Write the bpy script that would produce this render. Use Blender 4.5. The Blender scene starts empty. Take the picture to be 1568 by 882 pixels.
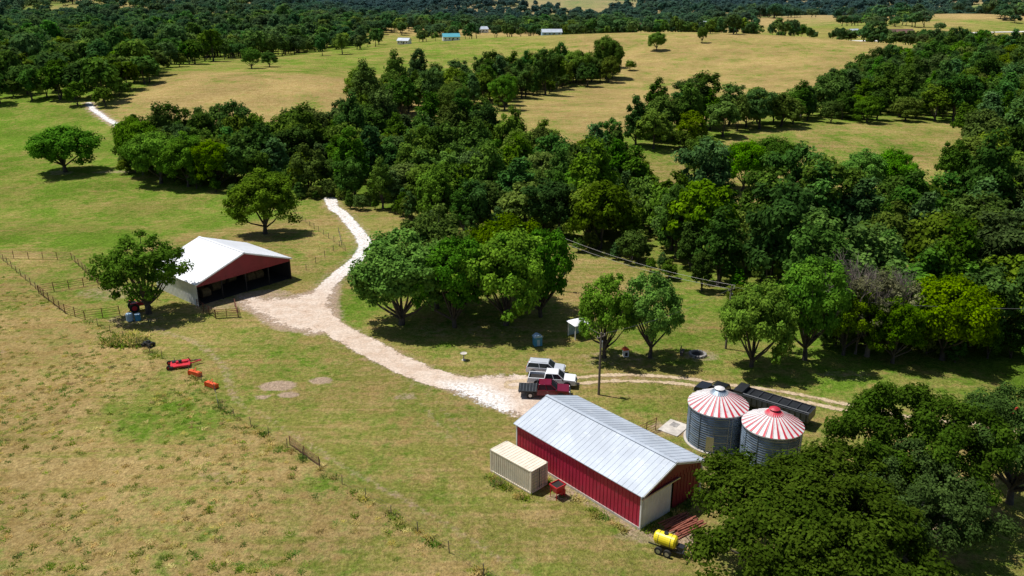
import bpy, math, random
import numpy as np
from mathutils import Vector, Matrix
random.seed(7)
scene=bpy.context.scene
COL=scene.collection
# ------------------------------------------------------------------ terrain
def smn(a,b,x):
    t=np.clip((x-a)/(b-a),0,1); return t*t*(3-2*t)
def terrain(x,y):
    x=np.asarray(x,float); y=np.asarray(y,float)
    h=smn(140,330,y)*5.0*np.sin(x*0.011+0.6)*np.sin(y*0.0125-1.2)
    h=h-3.5*np.exp(-((y-195)/50)**2)*smn(130,185,y)
    h=h+12*np.exp(-((x-200)/170)**2-((y-640)/150)**2)+4*np.exp(-((x+110)/70)**2-((y-400)/70)**2)+5*np.exp(-((x+60)/120)**2-((y-680)/110)**2)
    h=h+smn(700,1700,y)*(28*np.sin(x*.0021+1)*np.sin(y*.0023+.4)+18*np.sin(x*.0053+y*.0019+2))
    h=h+smn(2500,6000,y)*60*(.6+.4*np.sin(x*.0009+1.3))
    return h
def tz(x,y): return float(terrain(x,y))
def vnoise(X,Y,scale,seed):
    r=np.random.RandomState(seed); T=r.rand(256,256)
    x=X/scale+1000; y=Y/scale+1000
    xi=np.floor(x).astype(int); yi=np.floor(y).astype(int); fx=x-xi; fy=y-yi
    fx=fx*fx*(3-2*fx); fy=fy*fy*(3-2*fy)
    a=T[xi%256,yi%256];b=T[(xi+1)%256,yi%256];c=T[xi%256,(yi+1)%256];d=T[(xi+1)%256,(yi+1)%256]
    return (a*(1-fx)+b*fx)*(1-fy)+(c*(1-fx)+d*fx)*fy
def segd(X,Y,a,b):
    ax,ay=a;bx,by=b;dx=bx-ax;dy=by-ay
    t=np.clip(((X-ax)*dx+(Y-ay)*dy)/(dx*dx+dy*dy+1e-9),0,1)
    return np.hypot(X-ax-t*dx,Y-ay-t*dy)
def lined(X,Y,pts):
    d=np.full(X.shape,1e9)
    for i in range(len(pts)-1): d=np.minimum(d,segd(X,Y,pts[i],pts[i+1]))
    return d
def sdf(X,Y,poly):
    d=lined(X,Y,list(poly)+[poly[0]])
    ins=np.zeros(X.shape,bool); n=len(poly)
    for i in range(n):
        x1,y1=poly[i];x2,y2=poly[(i+1)%n]
        if y1==y2: continue
        c=((y1>Y)!=(y2>Y))&(X<(x2-x1)*(Y-y1)/(y2-y1)+x1)
        ins^=c
    return np.where(ins,d,-d)
def smooth_line(pts,n=6):
    out=[]
    for i in range(len(pts)-1):
        p0=pts[max(i-1,0)];p1=pts[i];p2=pts[i+1];p3=pts[min(i+2,len(pts)-1)]
        for k in range(n):
            t=k/n
            out.append(tuple(.5*((2*p1[j])+(-p0[j]+p2[j])*t+(2*p0[j]-5*p1[j]+4*p2[j]-p3[j])*t*t+(-p0[j]+3*p1[j]-3*p2[j]+p3[j])*t**3) for j in (0,1)))
    out.append(pts[-1]); return out
# ------------------------------------------------------------------ materials
def newmat(name):
    m=bpy.data.materials.new(name); m.use_nodes=True; nt=m.node_tree; nt.nodes.clear()
    o=nt.nodes.new('ShaderNodeOutputMaterial'); return m,nt,o
class N:
    def __init__(s,nt): s.nt=nt
    def n(s,t,**k):
        n=s.nt.nodes.new(t)
        for a,b in k.items(): setattr(n,a,b)
        return n
    def l(s,a,b): s.nt.links.new(a,b)
    def noise(s,vec,scale,detail=3,rough=.55):
        n=s.n('ShaderNodeTexNoise'); n.inputs['Scale'].default_value=scale; n.inputs['Detail'].default_value=detail; n.inputs['Roughness'].default_value=rough
        s.l(vec,n.inputs['Vector']); return n.outputs[0]
    def math(s,op,a,b=None,c=None,clamp=False):
        n=s.n('ShaderNodeMath',operation=op); n.use_clamp=clamp
        for i,v in enumerate((a,b,c)):
            if v is None: continue
            if isinstance(v,(int,float)): n.inputs[i].default_value=v
            else: s.l(v,n.inputs[i])
        return n.outputs[0]
    def mr(s,v,a,b,c=0.,d=1.,smooth=True):
        n=s.n('ShaderNodeMapRange'); n.interpolation_type='SMOOTHSTEP' if smooth else 'LINEAR'
        s.l(v,n.inputs[0])
        for i,x in enumerate((a,b,c,d)): n.inputs[i+1].default_value=x
        return n.outputs[0]
    def mix(s,f,a,b,mode='MIX'):
        n=s.n('ShaderNodeMix',data_type='RGBA',blend_type=mode)
        if isinstance(f,(int,float)): n.inputs[0].default_value=f
        else: s.l(f,n.inputs[0])
        for i,v in ((6,a),(7,b)):
            if isinstance(v,tuple): n.inputs[i].default_value=(*v,1)
            else: s.l(v,n.inputs[i])
        return n.outputs[2]
    def val(s,col,v):
        n=s.n('ShaderNodeVectorMath',operation='SCALE'); s.l(col,n.inputs[0])
        if isinstance(v,(int,float)): n.inputs[3].default_value=v
        else: s.l(v,n.inputs[3])
        return n.outputs[0]
    def posy(s,pos,a,b,v):
        sp=s.n('ShaderNodeSeparateXYZ'); s.l(pos,sp.inputs[0]); return s.mr(sp.outputs[1],a,b,0,v,False)
def simple(name,col,rough=.6,metal=0.,var=.25,scale=1.5,dirt=None,bump=0.,spec=.5):
    m,nt,o=newmat(name); g=N(nt)
    tc=g.n('ShaderNodeTexCoord').outputs['Object']
    p=g.n('ShaderNodeBsdfPrincipled'); p.inputs['Roughness'].default_value=rough; p.inputs['Metallic'].default_value=metal
    p.inputs['Specular IOR Level'].default_value=spec
    nz=g.noise(tc,scale,4)
    f=g.mr(nz,.3,.7,1-var,1+var*.4)
    base=g.n('ShaderNodeRGB'); base.outputs[0].default_value=(*col,1)
    c=g.val(base.outputs[0],f)
    if dirt is not None:
        nz2=g.noise(tc,scale*2.7,5,.65)
        c=g.mix(g.mr(nz2,.52,.72,0,.7),c,dirt)
    g.l(c,p.inputs['Base Color'])
    g.l(p.outputs[0],o.inputs[0]); return m
def glassm(): return simple('window_glass',(.02,.025,.03),.08,0,.1,1)
M={}
M['red']=simple('red_siding',(.44,.016,.055),.5,0,.2,.5,dirt=(.33,.05,.08))
M['red_shade']=simple('dark_red_siding',(.24,.015,.030),.55,0,.2,.5)  # red siding with the shade of the gable ends darkened into the colour
M['rroof']=simple('galvanised_roof',(.47,.52,.59),.5,.0,.16,.3,dirt=(.56,.60,.65))
M['wroof']=simple('white_metal_roof',(.82,.83,.85),.45,0,.07,.3)
M['white']=simple('white_paint',(.75,.75,.74),.45,0,.12,.8)
M['cream']=simple('cream_container_paint',(.78,.69,.55),.5,0,.12,.8,dirt=(.60,.46,.36))
M['creamd']=simple('container_door_paint',(.60,.53,.38),.5,0,.12,.8)
M['bin']=simple('galvanised_bin',(.19,.25,.32),.45,.3,.35,.8,dirt=(.28,.33,.38))
M['binred']=simple('bin_roof_red',(.55,.03,.055),.5,0,.25,1)
M['binwhite']=simple('bin_roof_white',(.74,.71,.70),.5,0,.12,1.2,dirt=(.55,.40,.38))
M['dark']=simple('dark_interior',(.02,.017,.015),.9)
M['black']=simple('black_steel',(.018,.02,.024),.45,0,.3,1)
M['grey']=simple('dark_grey_steel',(.05,.055,.065),.45,0,.3,1)
M['rubber']=simple('tyre_rubber',(.015,.015,.015),.85)
M['chrome']=simple('steel_trim',(.45,.46,.48),.3,.8,.1)
M['glass']=glassm()
M['cw']=simple('white_car_paint',(.74,.75,.77),.22,0,.05)
M['cm']=simple('maroon_car_paint',(.15,.006,.025),.2,0,.1)
M['cs']=simple('silver_car_paint',(.60,.63,.68),.25,.2,.05)
M['cb']=simple('black_car_paint',(.015,.016,.02),.2,0,.1)
M['rust']=simple('rusty_pipe',(.16,.055,.03),.8,0,.4,3)
M['pipes']=simple('red_oxide_pipe',(.34,.11,.07),.7,0,.4,3)
M['wood']=simple('weathered_wood',(.16,.13,.10),.85,0,.3,3)
M['bark']=simple('bark',(.075,.062,.05),.9,0,.4,2.5)
M['dbark']=simple('dead_bark',(.17,.14,.115),.9,0,.3,2.5)
M['orange']=simple('orange_paint',(.80,.10,.015),.5,0,.15,2)
M['mred']=simple('implement_red',(.60,.02,.035),.45,0,.25,2)
M['yellow']=simple('yellow_tank_plastic',(.85,.68,.02),.4,0,.1,1.5)
M['blue']=simple('blue_plastic',(.04,.24,.45),.5,0,.15,2)
M['lblue']=simple('pale_blue_plastic',(.35,.5,.65),.5,0,.15,2)
M['conc']=simple('concrete',(.55,.50,.44),.85,0,.25,1.2)
M['stone']=simple('grey_stone',(.30,.28,.26),.9,0,.4,3)
M['hay']=simple('hay',(.18,.13,.06),.95,0,.4,3)
M['teal']=simple('teal_roof',(.06,.34,.42),.5,0,.1,.2)
M['broof']=simple('brown_roof',(.14,.07,.055),.8,0,.2,.3)
M['wire']=simple('fence_wire',(.22,.21,.2),.5,.5,.1)
# ------------------------------------------------------------------ mesh builder
class MB:
    def __init__(s): s.v=[];s.f=[];s.m=[];s.mats=[]
    def mi(s,k):
        if k not in s.mats: s.mats.append(k)
        return s.mats.index(k)
    def add(s,vs,fs,k):
        b=len(s.v); s.v+= [tuple(v) for v in vs]; i=s.mi(k)
        for f in fs: s.f.append(tuple(b+j for j in f)); s.m.append(i)
    def box(s,c,d,k,rz=0,rx=0,ry=0):
        R=Matrix.Rotation(rz,3,'Z')@Matrix.Rotation(ry,3,'Y')@Matrix.Rotation(rx,3,'X')
        vs=[Vector(c)+R@Vector((sx*d[0]/2,sy*d[1]/2,sz*d[2]/2)) for sx in(-1,1) for sy in(-1,1) for sz in(-1,1)]
        s.add(vs,[(0,1,3,2),(4,6,7,5),(0,4,5,1),(2,3,7,6),(0,2,6,4),(1,5,7,3)],k)
    def frus(s,z0,r0,z1,r1,k):   # r=(x0,x1,y0,y1)
        vs=[(r[a],r[b],z) for z,r in((z0,r0),(z1,r1)) for a,b in((0,2),(1,2),(1,3),(0,3))]
        s.add(vs,[(3,2,1,0),(4,5,6,7),(0,1,5,4),(1,2,6,5),(2,3,7,6),(3,0,4,7)],k)
    def cyl(s,p0,p1,r0,r1,k,n=10,cap=True):
        p0=Vector(p0);p1=Vector(p1);d=(p1-p0)
        if d.length<1e-6: return
        q=d.to_track_quat('Z','Y'); vs=[]
        for p,r in((p0,r0),(p1,r1)):
            for i in range(n):
                a=2*math.pi*i/n; vs.append(p+q@Vector((r*math.cos(a),r*math.sin(a),0)))
        fs=[(i,(i+1)%n,n+(i+1)%n,n+i) for i in range(n)]
        if cap: fs+=[tuple(range(n-1,-1,-1)),tuple(range(n,2*n))]
        s.add(vs,fs,k)
    def prism(s,prof,y0,y1,k):   # profile in xz extruded in y
        n=len(prof); vs=[(x,y0,z) for x,z in prof]+[(x,y1,z) for x,z in prof]
        s.add(vs,[tuple(range(n)),tuple(range(2*n-1,n-1,-1))]+[(i,n+i,n+(i+1)%n,(i+1)%n) for i in range(n)],k)
    def lathe(s,prof,k,n=40,c=(0,0)):
        vs=[(c[0]+r*math.cos(2*math.pi*i/n),c[1]+r*math.sin(2*math.pi*i/n),z) for r,z in prof for i in range(n)]
        s.add(vs,[(j*n+i,j*n+(i+1)%n,(j+1)*n+(i+1)%n,(j+1)*n+i) for j in range(len(prof)-1) for i in range(n)],k)
    def obj(s,name,loc=(0,0,0),rz=0,parent=None,bevel=0,smooth=False,scale=1):
        me=bpy.data.meshes.new(name); me.from_pydata(s.v,[],s.f)
        for k in s.mats: me.materials.append(M[k])
        me.polygons.foreach_set('material_index',s.m)
        if smooth: me.polygons.foreach_set('use_smooth',[True]*len(s.f))
        me.update()
        o=bpy.data.objects.new(name,me); COL.objects.link(o)
        o.location=loc; o.rotation_euler=(0,0,rz); o.scale=(scale,)*3
        if parent: o.parent=parent
        if bevel:
            b=o.modifiers.new('b','BEVEL'); b.width=bevel; b.segments=2; b.limit_method='ANGLE'
        return o
def empty(name,loc,rz=0):
    o=bpy.data.objects.new(name,None); COL.objects.link(o); o.location=loc; o.rotation_euler=(0,0,rz); return o
# ------------------------------------------------------------------ layout data (metres)
drive=smooth_line([(-46,200),(-43,190),(-39.6,183.8),(-32.2,163.1),(-28.2,149.1),(-28.3,139.3),(-29.7,131.9),(-30.8,123.8),(-30.2,116.5),(-26.1,108.8),(-20.1,101.9),(-15,96.6),(-10.7,92.8),(-6.8,90.6),(-1.9,89.7),(3.5,89.5)])
track=smooth_line([(0,90.2),(7.9,91.3),(13.7,92.1),(21,91.3),(25.5,89.7),(32.9,87.5),(39.5,84.2),(45.7,81.2),(52.4,79.7),(59.7,79.7),(80,79)])
apronA=[(-43.5,121),(-36.4,120.5),(-32.7,122.8),(-29.6,128.5),(-27.9,116.5),(-24.6,107.6),(-28.1,106),(-34.4,108.6),(-38,113),(-42.3,117)]
apronB=[(-12.1,93.6),(-7,92.2),(2.6,92.8),(7,92),(5.7,86),(1.6,82),(-1.8,84),(-6.6,88)]
spill=[(-7,88),(-1,83.2),(1.5,80.5),(0,86),(-3,90)]
farroad=[(-180,350),(-172,337),(-157,317),(-135,291),(-122,276)]
fence=[(-63.4,111.3),(-51.6,101.9),(-41.4,93.7),(-36.2,88.3),(-34.4,84.2),(-24.1,75.6),(-19.6,71.2),(-14.1,66.1),(-8.5,61.1),(-2.4,55.3),(4,49)]
F1=[(-113,233),(-79,210),(-53,199),(-47,202),(-40,191),(-28,185),(-11,158),(9.7,150),(14.3,143),(25.9,131),(35,121),(40,109),(44,103),(52,99),(62,96.5),(75,94),(120,95),(160,130),(130,166),(88,166),(66,153),(54,159),(36,177),(30,205),(11,234),(-5,250),(-30,263),(-52,278),(-76,260),(-98,267),(-121,257)]
F2=[(23,240),(42,229),(64,253),(97,277),(156,288),(175,250),(320,465),(280,528),(172,421),(140,356),(77,280),(49,282),(30,255)]
F3=[(104,201),(118,174),(180,260),(141,255)]
F4=[(-330,369),(-196,340),(-167,330),(-168,392),(-182,435),(-183,553),(-138,728),(-138,835),(-156,907),(-255,994),(-1121,1487)]
F5=[(-51,284),(-27,325),(-6,333),(25,421),(63,480),(67,513),(29,486),(-8,417),(-31,379),(-66,343)]
# ------------------------------------------------------------------ ground sheet
def axis(lo,hi,flo,fhi,step,g):
    c=list(np.arange(flo,fhi,step))
    s=step;x=flo;left=[]
    while x>lo: s*=g; x-=s; left.append(x)
    s=step;x=c[-1];r=[]
    while x<hi: s*=g; x+=s; r.append(x)
    return np.array(left[::-1]+c+r)
xs=axis(-7000,7000,-66,66,.6,1.03); ys=axis(-60,9500,38,205,.6,1.021)
X,Y=np.meshgrid(xs,ys)
Z=terrain(X,Y)
def grid_mesh(name,X,Y,Z,keep=None):
    ny,nx=X.shape; idx=np.arange(nx*ny).reshape(ny,nx)
    q=np.stack([idx[:-1,:-1],idx[:-1,1:],idx[1:,1:],idx[1:,:-1]],-1).reshape(-1,4)
    if keep is not None:
        k=keep.reshape(-1)[q].any(1); q=q[k]
    me=bpy.data.meshes.new(name); co=np.stack([X,Y,Z],-1).reshape(-1,3)
    if keep is not None:
        used=np.unique(q); remap=np.full(nx*ny,-1); remap[used]=np.arange(len(used)); q=remap[q]; co=co[used]
    else: used=None
    me.vertices.add(len(co)); me.vertices.foreach_set('co',co.astype(np.float32).ravel())
    me.loops.add(q.size); me.loops.foreach_set('vertex_index',q.astype(np.int32).ravel())
    me.polygons.add(len(q)); me.polygons.foreach_set('loop_start',np.arange(0,q.size,4,dtype=np.int32))
    me.polygons.foreach_set('use_smooth',np.ones(len(q),bool))
    me.update(calc_edges=True); me.validate()
    return me,used
me,_=grid_mesh('ground',X,Y,Z)
wob=(vnoise(X,Y,9,1)-.5)*5+(vnoise(X,Y,3,2)-.5)*2
def zone(poly,w,amp=1.): return smn(-w,w,sdf(X,Y,poly)+wob*amp)
dry=np.full(X.shape,.42); lush=np.full(X.shape,.26); dirt=np.zeros(X.shape)
def put(arr,m,v): arr[:]=arr*(1-m)+v*m
pastL=fence[::-1]+[(-76,122),(-94,141),(-170,130),(-160,30),(0,20)]
m=zone(pastL,1.0,.15); put(dry,m,.74); put(lush,m,.18)
m=zone([(-50,97),(-42,91),(-37,85),(-34,80),(-38,77),(-43,77),(-47,84)],6,1.6); put(lush,m,.62); put(dry,m,.32)
m=zone([(-22,68),(-10,60),(-4,52),(-12,50),(-24,60)],6,1.6); put(lush,m,.45); put(dry,m,.45)
m=zone([(-300,110),(-94,150),(-66,128),(-52,138),(-40,150),(-50,190),(-110,240),(-135,300),(-175,335),(-330,380)],6); put(lush,m,.68); put(dry,m,.22)
m=zone([(-62,140),(-40,136),(-34,150),(-40,180),(-56,176),(-75,150)],5); put(lush,m,.32); put(dry,m,.62)
m=zone([(-110,120),(-62,112),(-60,118),(-70,130),(-94,145)],5); put(lush,m,.40); put(dry,m,.55)
m=zone([(-172,352),(-150,318),(-125,282),(-95,262),(-50,284),(-30,330),(-40,400),(-100,420),(-165,450)],10); put(dry,m,.85); put(lush,m,.22)
m=zone([(-185,440),(-100,425),(-35,395),(0,440),(40,500),(20,640),(-60,900),(-180,900)],12); put(dry,m,.36); put(lush,m,.48)
m=zone([(20,240),(10,300),(0,330),(30,420),(70,500),(30,520),(60,760),(280,780),(290,560),(180,430),(70,275)],12); put(dry,m,.76); put(lush,m,.27)
m=zone([(35,200),(60,160),(140,170),(190,260),(150,290),(97,280),(60,245)],6); put(dry,m,.50); put(lush,m,.40)
m=zone([(-34,145),(-26,150),(-12,150),(12,148),(30,125),(50,104),(90,98),(90,82),(45,85),(30,90),(0,94),(-14,99),(-26,112)],3); put(lush,m,.52); put(dry,m,.36)
m=zone([(0,128),(14,138),(27,118),(30,108),(15,112)],4); put(dry,m,.6); put(lush,m,.3)
for F in (F1,F2,F3,F4):
    m=smn(-3,5,sdf(X,Y,F)); put(lush,m,.6); put(dry,m,.05); put(dirt,m,.0)
far=smn(800,1000,Y); fn=vnoise(X,Y,260,5)*.6+vnoise(X,Y,90,6)*.4
put(dry,far,np.clip((fn-.25)*2.4,0,1)); put(lush,far,np.clip((.65-fn)*1.5,0,1))
def blob(x,y,rx,ry,v):
    d=np.hypot((X-x)/rx,(Y-y)/ry)+wob*.12; np.maximum(dirt,(1-smn(.6,1.2,d))*v,out=dirt)
for b in ((-28.6,89.9,3.0,1.9,1),(-27,87.6,2.0,1.2,.9),(-24,91.2,2.2,1.4,.8),(-30,87,1.6,.8,.75),(18.2,79.6,4,2.5,.55),(24,72,6,3,.5),(13,60.5,5,1.6,.6),(5,66.5,3,1.2,.6),(-46,118,6,3,.5),(-56,112,4,3,.45),(25,98.7,2.5,2,.5),(14,98,7,3,.4),(-52,160,4,3,.4),(-130,232,6,4,.5),(36,66,6,7,.7),(31,62,5,4,.6),(-40,122,6,3,.6),(-66,123,7,4,.45),(-114,232,14,2.5,.5),(-8,108,10,4,.35),(-13,87,1.5,1,.55),(42,93,5,2,.4),(-70,100,3,1.2,.5),(-30,70,2.5,1.2,.4)):
    blob(*b)
for pts,w,v in ((smooth_line([(-52,108),(-44,103),(-38,96),(-35,90),(-32,85),(-27,81),(-18,72.5),(-8,64),(1,55.5),(8,49)]),.9,.45),
                (drive,4.0,.45),(track,2.4,.4),(smooth_line([(-14,95),(-12,88),(-7,78),(-4,72),(3,63),(10,56)]),.4,.42),(smooth_line([(-12,95),(-10,88),(-5,78),(-2,72),(5,62)]),.4,.42),
                (smooth_line([(-20,99),(-24,92),(-30,88),(-33,92),(-40,101)]),.4,.34),
                ([(12,60.4),(1,73)],.9,.6)):
    d=lined(X,Y,pts)+wob*.12; np.maximum(dirt,(1-smn(w*.4,w*1.3,d))*v,out=dirt)
for P_,w in ((apronA,2.5),(apronB,2)): np.maximum(dirt,smn(-w,0.5,sdf(X,Y,P_)+wob*.25)*.75,out=dirt)
d=lined(X,Y,farroad); np.maximum(dirt,(1-smn(1,4,d))*.9,out=dirt)
za=me.color_attributes.new('zone','FLOAT_COLOR','POINT')
za.data.foreach_set('color',np.stack([dry,lush,dirt,np.ones(X.shape)],-1).astype(np.float32).ravel())
def ground_mat():
    m,nt,o=newmat('pasture_ground'); g=N(nt)
    pos=g.n('ShaderNodeNewGeometry').outputs['Position']
    at=g.n('ShaderNodeAttribute',attribute_name='zone'); sp=g.n('ShaderNodeSeparateColor'); g.l(at.outputs['Color'],sp.inputs[0])
    n1=g.noise(pos,.035,5,.6); n2=g.noise(pos,.22,5,.65); n3=g.noise(pos,1.1,5,.7); n4=g.noise(pos,5.,4,.7)
    off=g.n('ShaderNodeVectorMath',operation='ADD'); g.l(pos,off.inputs[0]); off.inputs[1].default_value=(37,91,5)
    n5=g.noise(off.outputs[0],.5,5,.75); n6=g.noise(off.outputs[0],.09,4,.6); n7=g.noise(off.outputs[0],.016,5,.65)
    rot=g.n('ShaderNodeMapping'); rot.inputs['Rotation'].default_value=(0,0,math.radians(47)); rot.inputs['Scale'].default_value=(.05,1.0,1)
    g.l(pos,rot.inputs['Vector']); st=g.noise(rot.outputs[0],.8,3,.6)
    a=g.math('ADD',g.math('MULTIPLY',g.math('SUBTRACT',n2,.5),1.6),g.math('MULTIPLY',g.math('SUBTRACT',n3,.5),1.5))
    b=g.math('ADD',g.math('MULTIPLY',g.math('SUBTRACT',n5,.5),2.1),g.math('MULTIPLY',g.math('SUBTRACT',n6,.5),1.7))
    b=g.math('ADD',b,g.math('MULTIPLY',g.math('SUBTRACT',n7,.5),1.5))
    a=g.math('ADD',a,g.math('MULTIPLY',g.math('SUBTRACT',st,.5),1.7))
    fd=g.mr(g.math('ADD',sp.outputs[0],a),.15,.85); fl=g.mr(g.math('ADD',sp.outputs[1],b),.2,.9)
    base=g.mix(g.mr(n3,.3,.7),(.225,.230,.046),(.325,.305,.080))
    dryc=g.mix(g.mr(n5,.3,.7),(.35,.24,.085),(.53,.385,.165))
    lus=g.mix(g.mr(n3,.3,.7),(.092,.180,.014),(.180,.285,.032))
    c=g.mix(fd,base,dryc); c=g.mix(fl,c,lus)
    c=g.mix(g.mr(n4,.58,.70,0,.6),c,(.085,.130,.020))
    c=g.mix(g.mr(n4,.42,.28,0,.5),c,(.60,.48,.28))
    fdirt=g.mr(g.math('ADD',sp.outputs[2],g.math('MULTIPLY',g.math('SUBTRACT',n3,.5),.9)),.3,.75)
    dirtc=g.mix(g.mr(n4,.3,.7),(.42,.29,.19),(.58,.44,.32))
    c=g.mix(fdirt,c,dirtc)
    c=g.val(c,g.mr(n1,.3,.7,.82,1.1))
    c=g.val(c,g.mr(g.noise(pos,2.6,4,.75),.3,.7,.64,1.22))
    c=g.mix(g.posy(pos,900,4500,.7),c,(.12,.17,.16))  # aerial haze painted into the ground colour, growing with world Y
    p=g.n('ShaderNodeBsdfDiffuse'); g.l(c,p.inputs[0])
    bp=g.n('ShaderNodeBump'); bp.inputs['Strength'].default_value=.9; bp.inputs['Distance'].default_value=.35
    g.l(g.math('ADD',n4,g.math('MULTIPLY',n3,1.5)),bp.inputs['Height']); g.l(bp.outputs[0],p.inputs['Normal'])
    g.l(p.outputs[0],o.inputs[0]); return m
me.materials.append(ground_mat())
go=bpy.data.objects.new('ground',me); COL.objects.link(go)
# ------------------------------------------------------------------ gravel sheets
def sheet_mat(name,c1,c2,c3):
    m,nt,o=newmat(name); g=N(nt)
    pos=g.n('ShaderNodeNewGeometry').outputs['Position']
    at=g.n('ShaderNodeAttribute',attribute_name='zone'); sp=g.n('ShaderNodeSeparateColor'); g.l(at.outputs['Color'],sp.inputs[0])
    n2=g.noise(pos,.5,5,.65); n3=g.noise(pos,2.5,5,.75); n4=g.noise(pos,9,3,.7)
    c=g.mix(g.mr(n2,.3,.7),c1,c2); c=g.mix(g.math('MULTIPLY',sp.outputs[1],g.mr(n3,.35,.55)),c,c3)
    c=g.val(c,g.mr(n3,.3,.7,.74,1.08)); c=g.val(c,g.mr(n4,.3,.7,.82,1.08))
    al=g.mr(g.math('ADD',sp.outputs[0],g.math('ADD',g.math('MULTIPLY',g.math('SUBTRACT',n3,.5),1.4),g.math('MULTIPLY',g.math('SUBTRACT',n2,.5),1.3))),.40,.70)
    p=g.n('ShaderNodeBsdfDiffuse'); g.l(c,p.inputs[0]); t=g.n('ShaderNodeBsdfTransparent'); mx=g.n('ShaderNodeMixShader')
    bp=g.n('ShaderNodeBump'); bp.inputs['Strength'].default_value=.5; bp.inputs['Distance'].default_value=.08
    g.l(n3,bp.inputs['Height']); g.l(bp.outputs[0],p.inputs['Normal'])
    g.l(al,mx.inputs[0]); g.l(t.outputs[0],mx.inputs[1]); g.l(p.outputs[0],mx.inputs[2]); g.l(mx.outputs[0],o.inputs[0]); return m
def sheet(name,x0,x1,y0,y1,step,fn,mat,dz):
    sx,sy=np.meshgrid(np.arange(x0,x1,step),np.arange(y0,y1,step))
    cov,tone=fn(sx,sy)
    m_,used=grid_mesh(name,sx,sy,terrain(sx,sy)+dz,cov>.02)
    col=np.stack([cov,tone,cov*0,cov*0+1],-1).reshape(-1,4)[used]
    a=m_.color_attributes.new('zone','FLOAT_COLOR','POINT'); a.data.foreach_set('color',col.astype(np.float32).ravel())
    m_.materials.append(mat); o=bpy.data.objects.new(name,m_); COL.objects.link(o); return o
def fdrive(x,y):
    d=lined(x,y,drive); w=1.4+.7*(1-smn(100,128,y))
    c=np.clip(.5+(w-d)/1.2,0,1)
    c=np.maximum(c,np.clip(.42+sdf(x,y,apronA)/5,0,1)); c=np.maximum(c,np.clip(.5+sdf(x,y,apronB)/3,0,1)); c=np.maximum(c,np.clip(.4+sdf(x,y,spill)/3,0,.75))
    c=c-.30*(1-smn(.1,.5,d))*smn(126,134,y)
    tone=np.maximum(smn(118,140,y)*.9,np.clip(.5+sdf(x,y,[(-9,91),(-4,90.5),(-.5,87),(0,83),(-2,82.5),(-6.5,87)])/2,0,1)*.9)
    return c,tone
gm=sheet_mat('drive_gravel',(.57,.43,.325),(.70,.58,.475),(.80,.79,.77))
sheet('gravel_driveway',-50,10,78,201,.4,fdrive,gm,.03)
def ftrack(x,y):
    d=lined(x,y,track); c=np.clip(.5+(.42-abs(d-.85))/.6,0,1)*.9; return c,c*0
sheet('dirt_track',-1,80,76,95,.3,ftrack,sheet_mat('track_dirt',(.50,.37,.23),(.60,.47,.32),(.5,.4,.3)),.036)
def ffar(x,y):
    d=lined(x,y,farroad); return np.clip(.5+(1.2-d)/2,0,1),d*0+1
sheet('gravel_road',-184,-118,270,354,1.0,ffar,gm,.12)
rd2=smooth_line([(323,809),(389,830),(442,861),(547,952),(700,1050)])
sheet('country_road',318,700,790,1055,4,lambda x,y:(np.clip(.5+(5-lined(x,y,rd2))/6,0,1),x*0+1),gm,.35)
# ------------------------------------------------------------------ trees
def leaf_mat(name,dark,haze=False,tr=.30):
    m,nt,o=newmat(name); g=N(nt)
    at=g.n('ShaderNodeAttribute',attribute_name='tint')
    oi=g.n('ShaderNodeObjectInfo')
    hs=g.n('ShaderNodeHueSaturation'); g.l(at.outputs['Color'],hs.inputs['Color'])
    g.l(g.mr(oi.outputs['Random'],0,1,.488,.535,False),hs.inputs['Hue'])
    r2=g.math('FRACT',g.math('MULTIPLY',oi.outputs['Random'],7.31)); g.l(g.mr(r2,0,1,.62*dark,1.34*dark,False),hs.inputs['Value'])
    r3=g.math('FRACT',g.math('MULTIPLY',oi.outputs['Random'],13.7)); g.l(g.mr(r3,0,1,.92,1.12,False),hs.inputs['Saturation'])
    c=hs.outputs[0]
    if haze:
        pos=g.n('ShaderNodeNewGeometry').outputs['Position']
        c=g.mix(g.posy(pos,400,2800,.9),c,(.062,.120,.140))  # blue-grey distance haze blended into the leaf colour along world Y
    d=g.n('ShaderNodeBsdfDiffuse'); t=g.n('ShaderNodeBsdfTranslucent'); mx=g.n('ShaderNodeMixShader'); mx.inputs[0].default_value=tr
    g.l(c,d.inputs[0]); g.l(c,t.inputs[0]); g.l(d.outputs[0],mx.inputs[1]); g.l(t.outputs[0],mx.inputs[2])
    g.l(mx.outputs[0],o.inputs[0]); return m
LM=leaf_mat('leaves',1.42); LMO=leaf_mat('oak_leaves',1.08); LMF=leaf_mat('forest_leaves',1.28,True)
def nrm(a): return a/(np.linalg.norm(a,axis=-1,keepdims=True)+1e-9)
def tube(vs,qs,path,rad,n=6):
    b=len(vs)
    for i,p in enumerate(path):
        d=Vector(path[min(i+1,len(path)-1)])-Vector(path[max(i-1,0)]); q=d.to_track_quat('Z','Y')
        for k in range(n):
            a=2*math.pi*k/n; w=Vector(p)+q@Vector((rad[i]*math.cos(a),rad[i]*math.sin(a),0)); vs.append(tuple(w))
    for i in range(len(path)-1):
        for k in range(n): qs.append((b+i*n+k,b+i*n+(k+1)%n,b+(i+1)*n+(k+1)%n,b+(i+1)*n+k))
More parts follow.
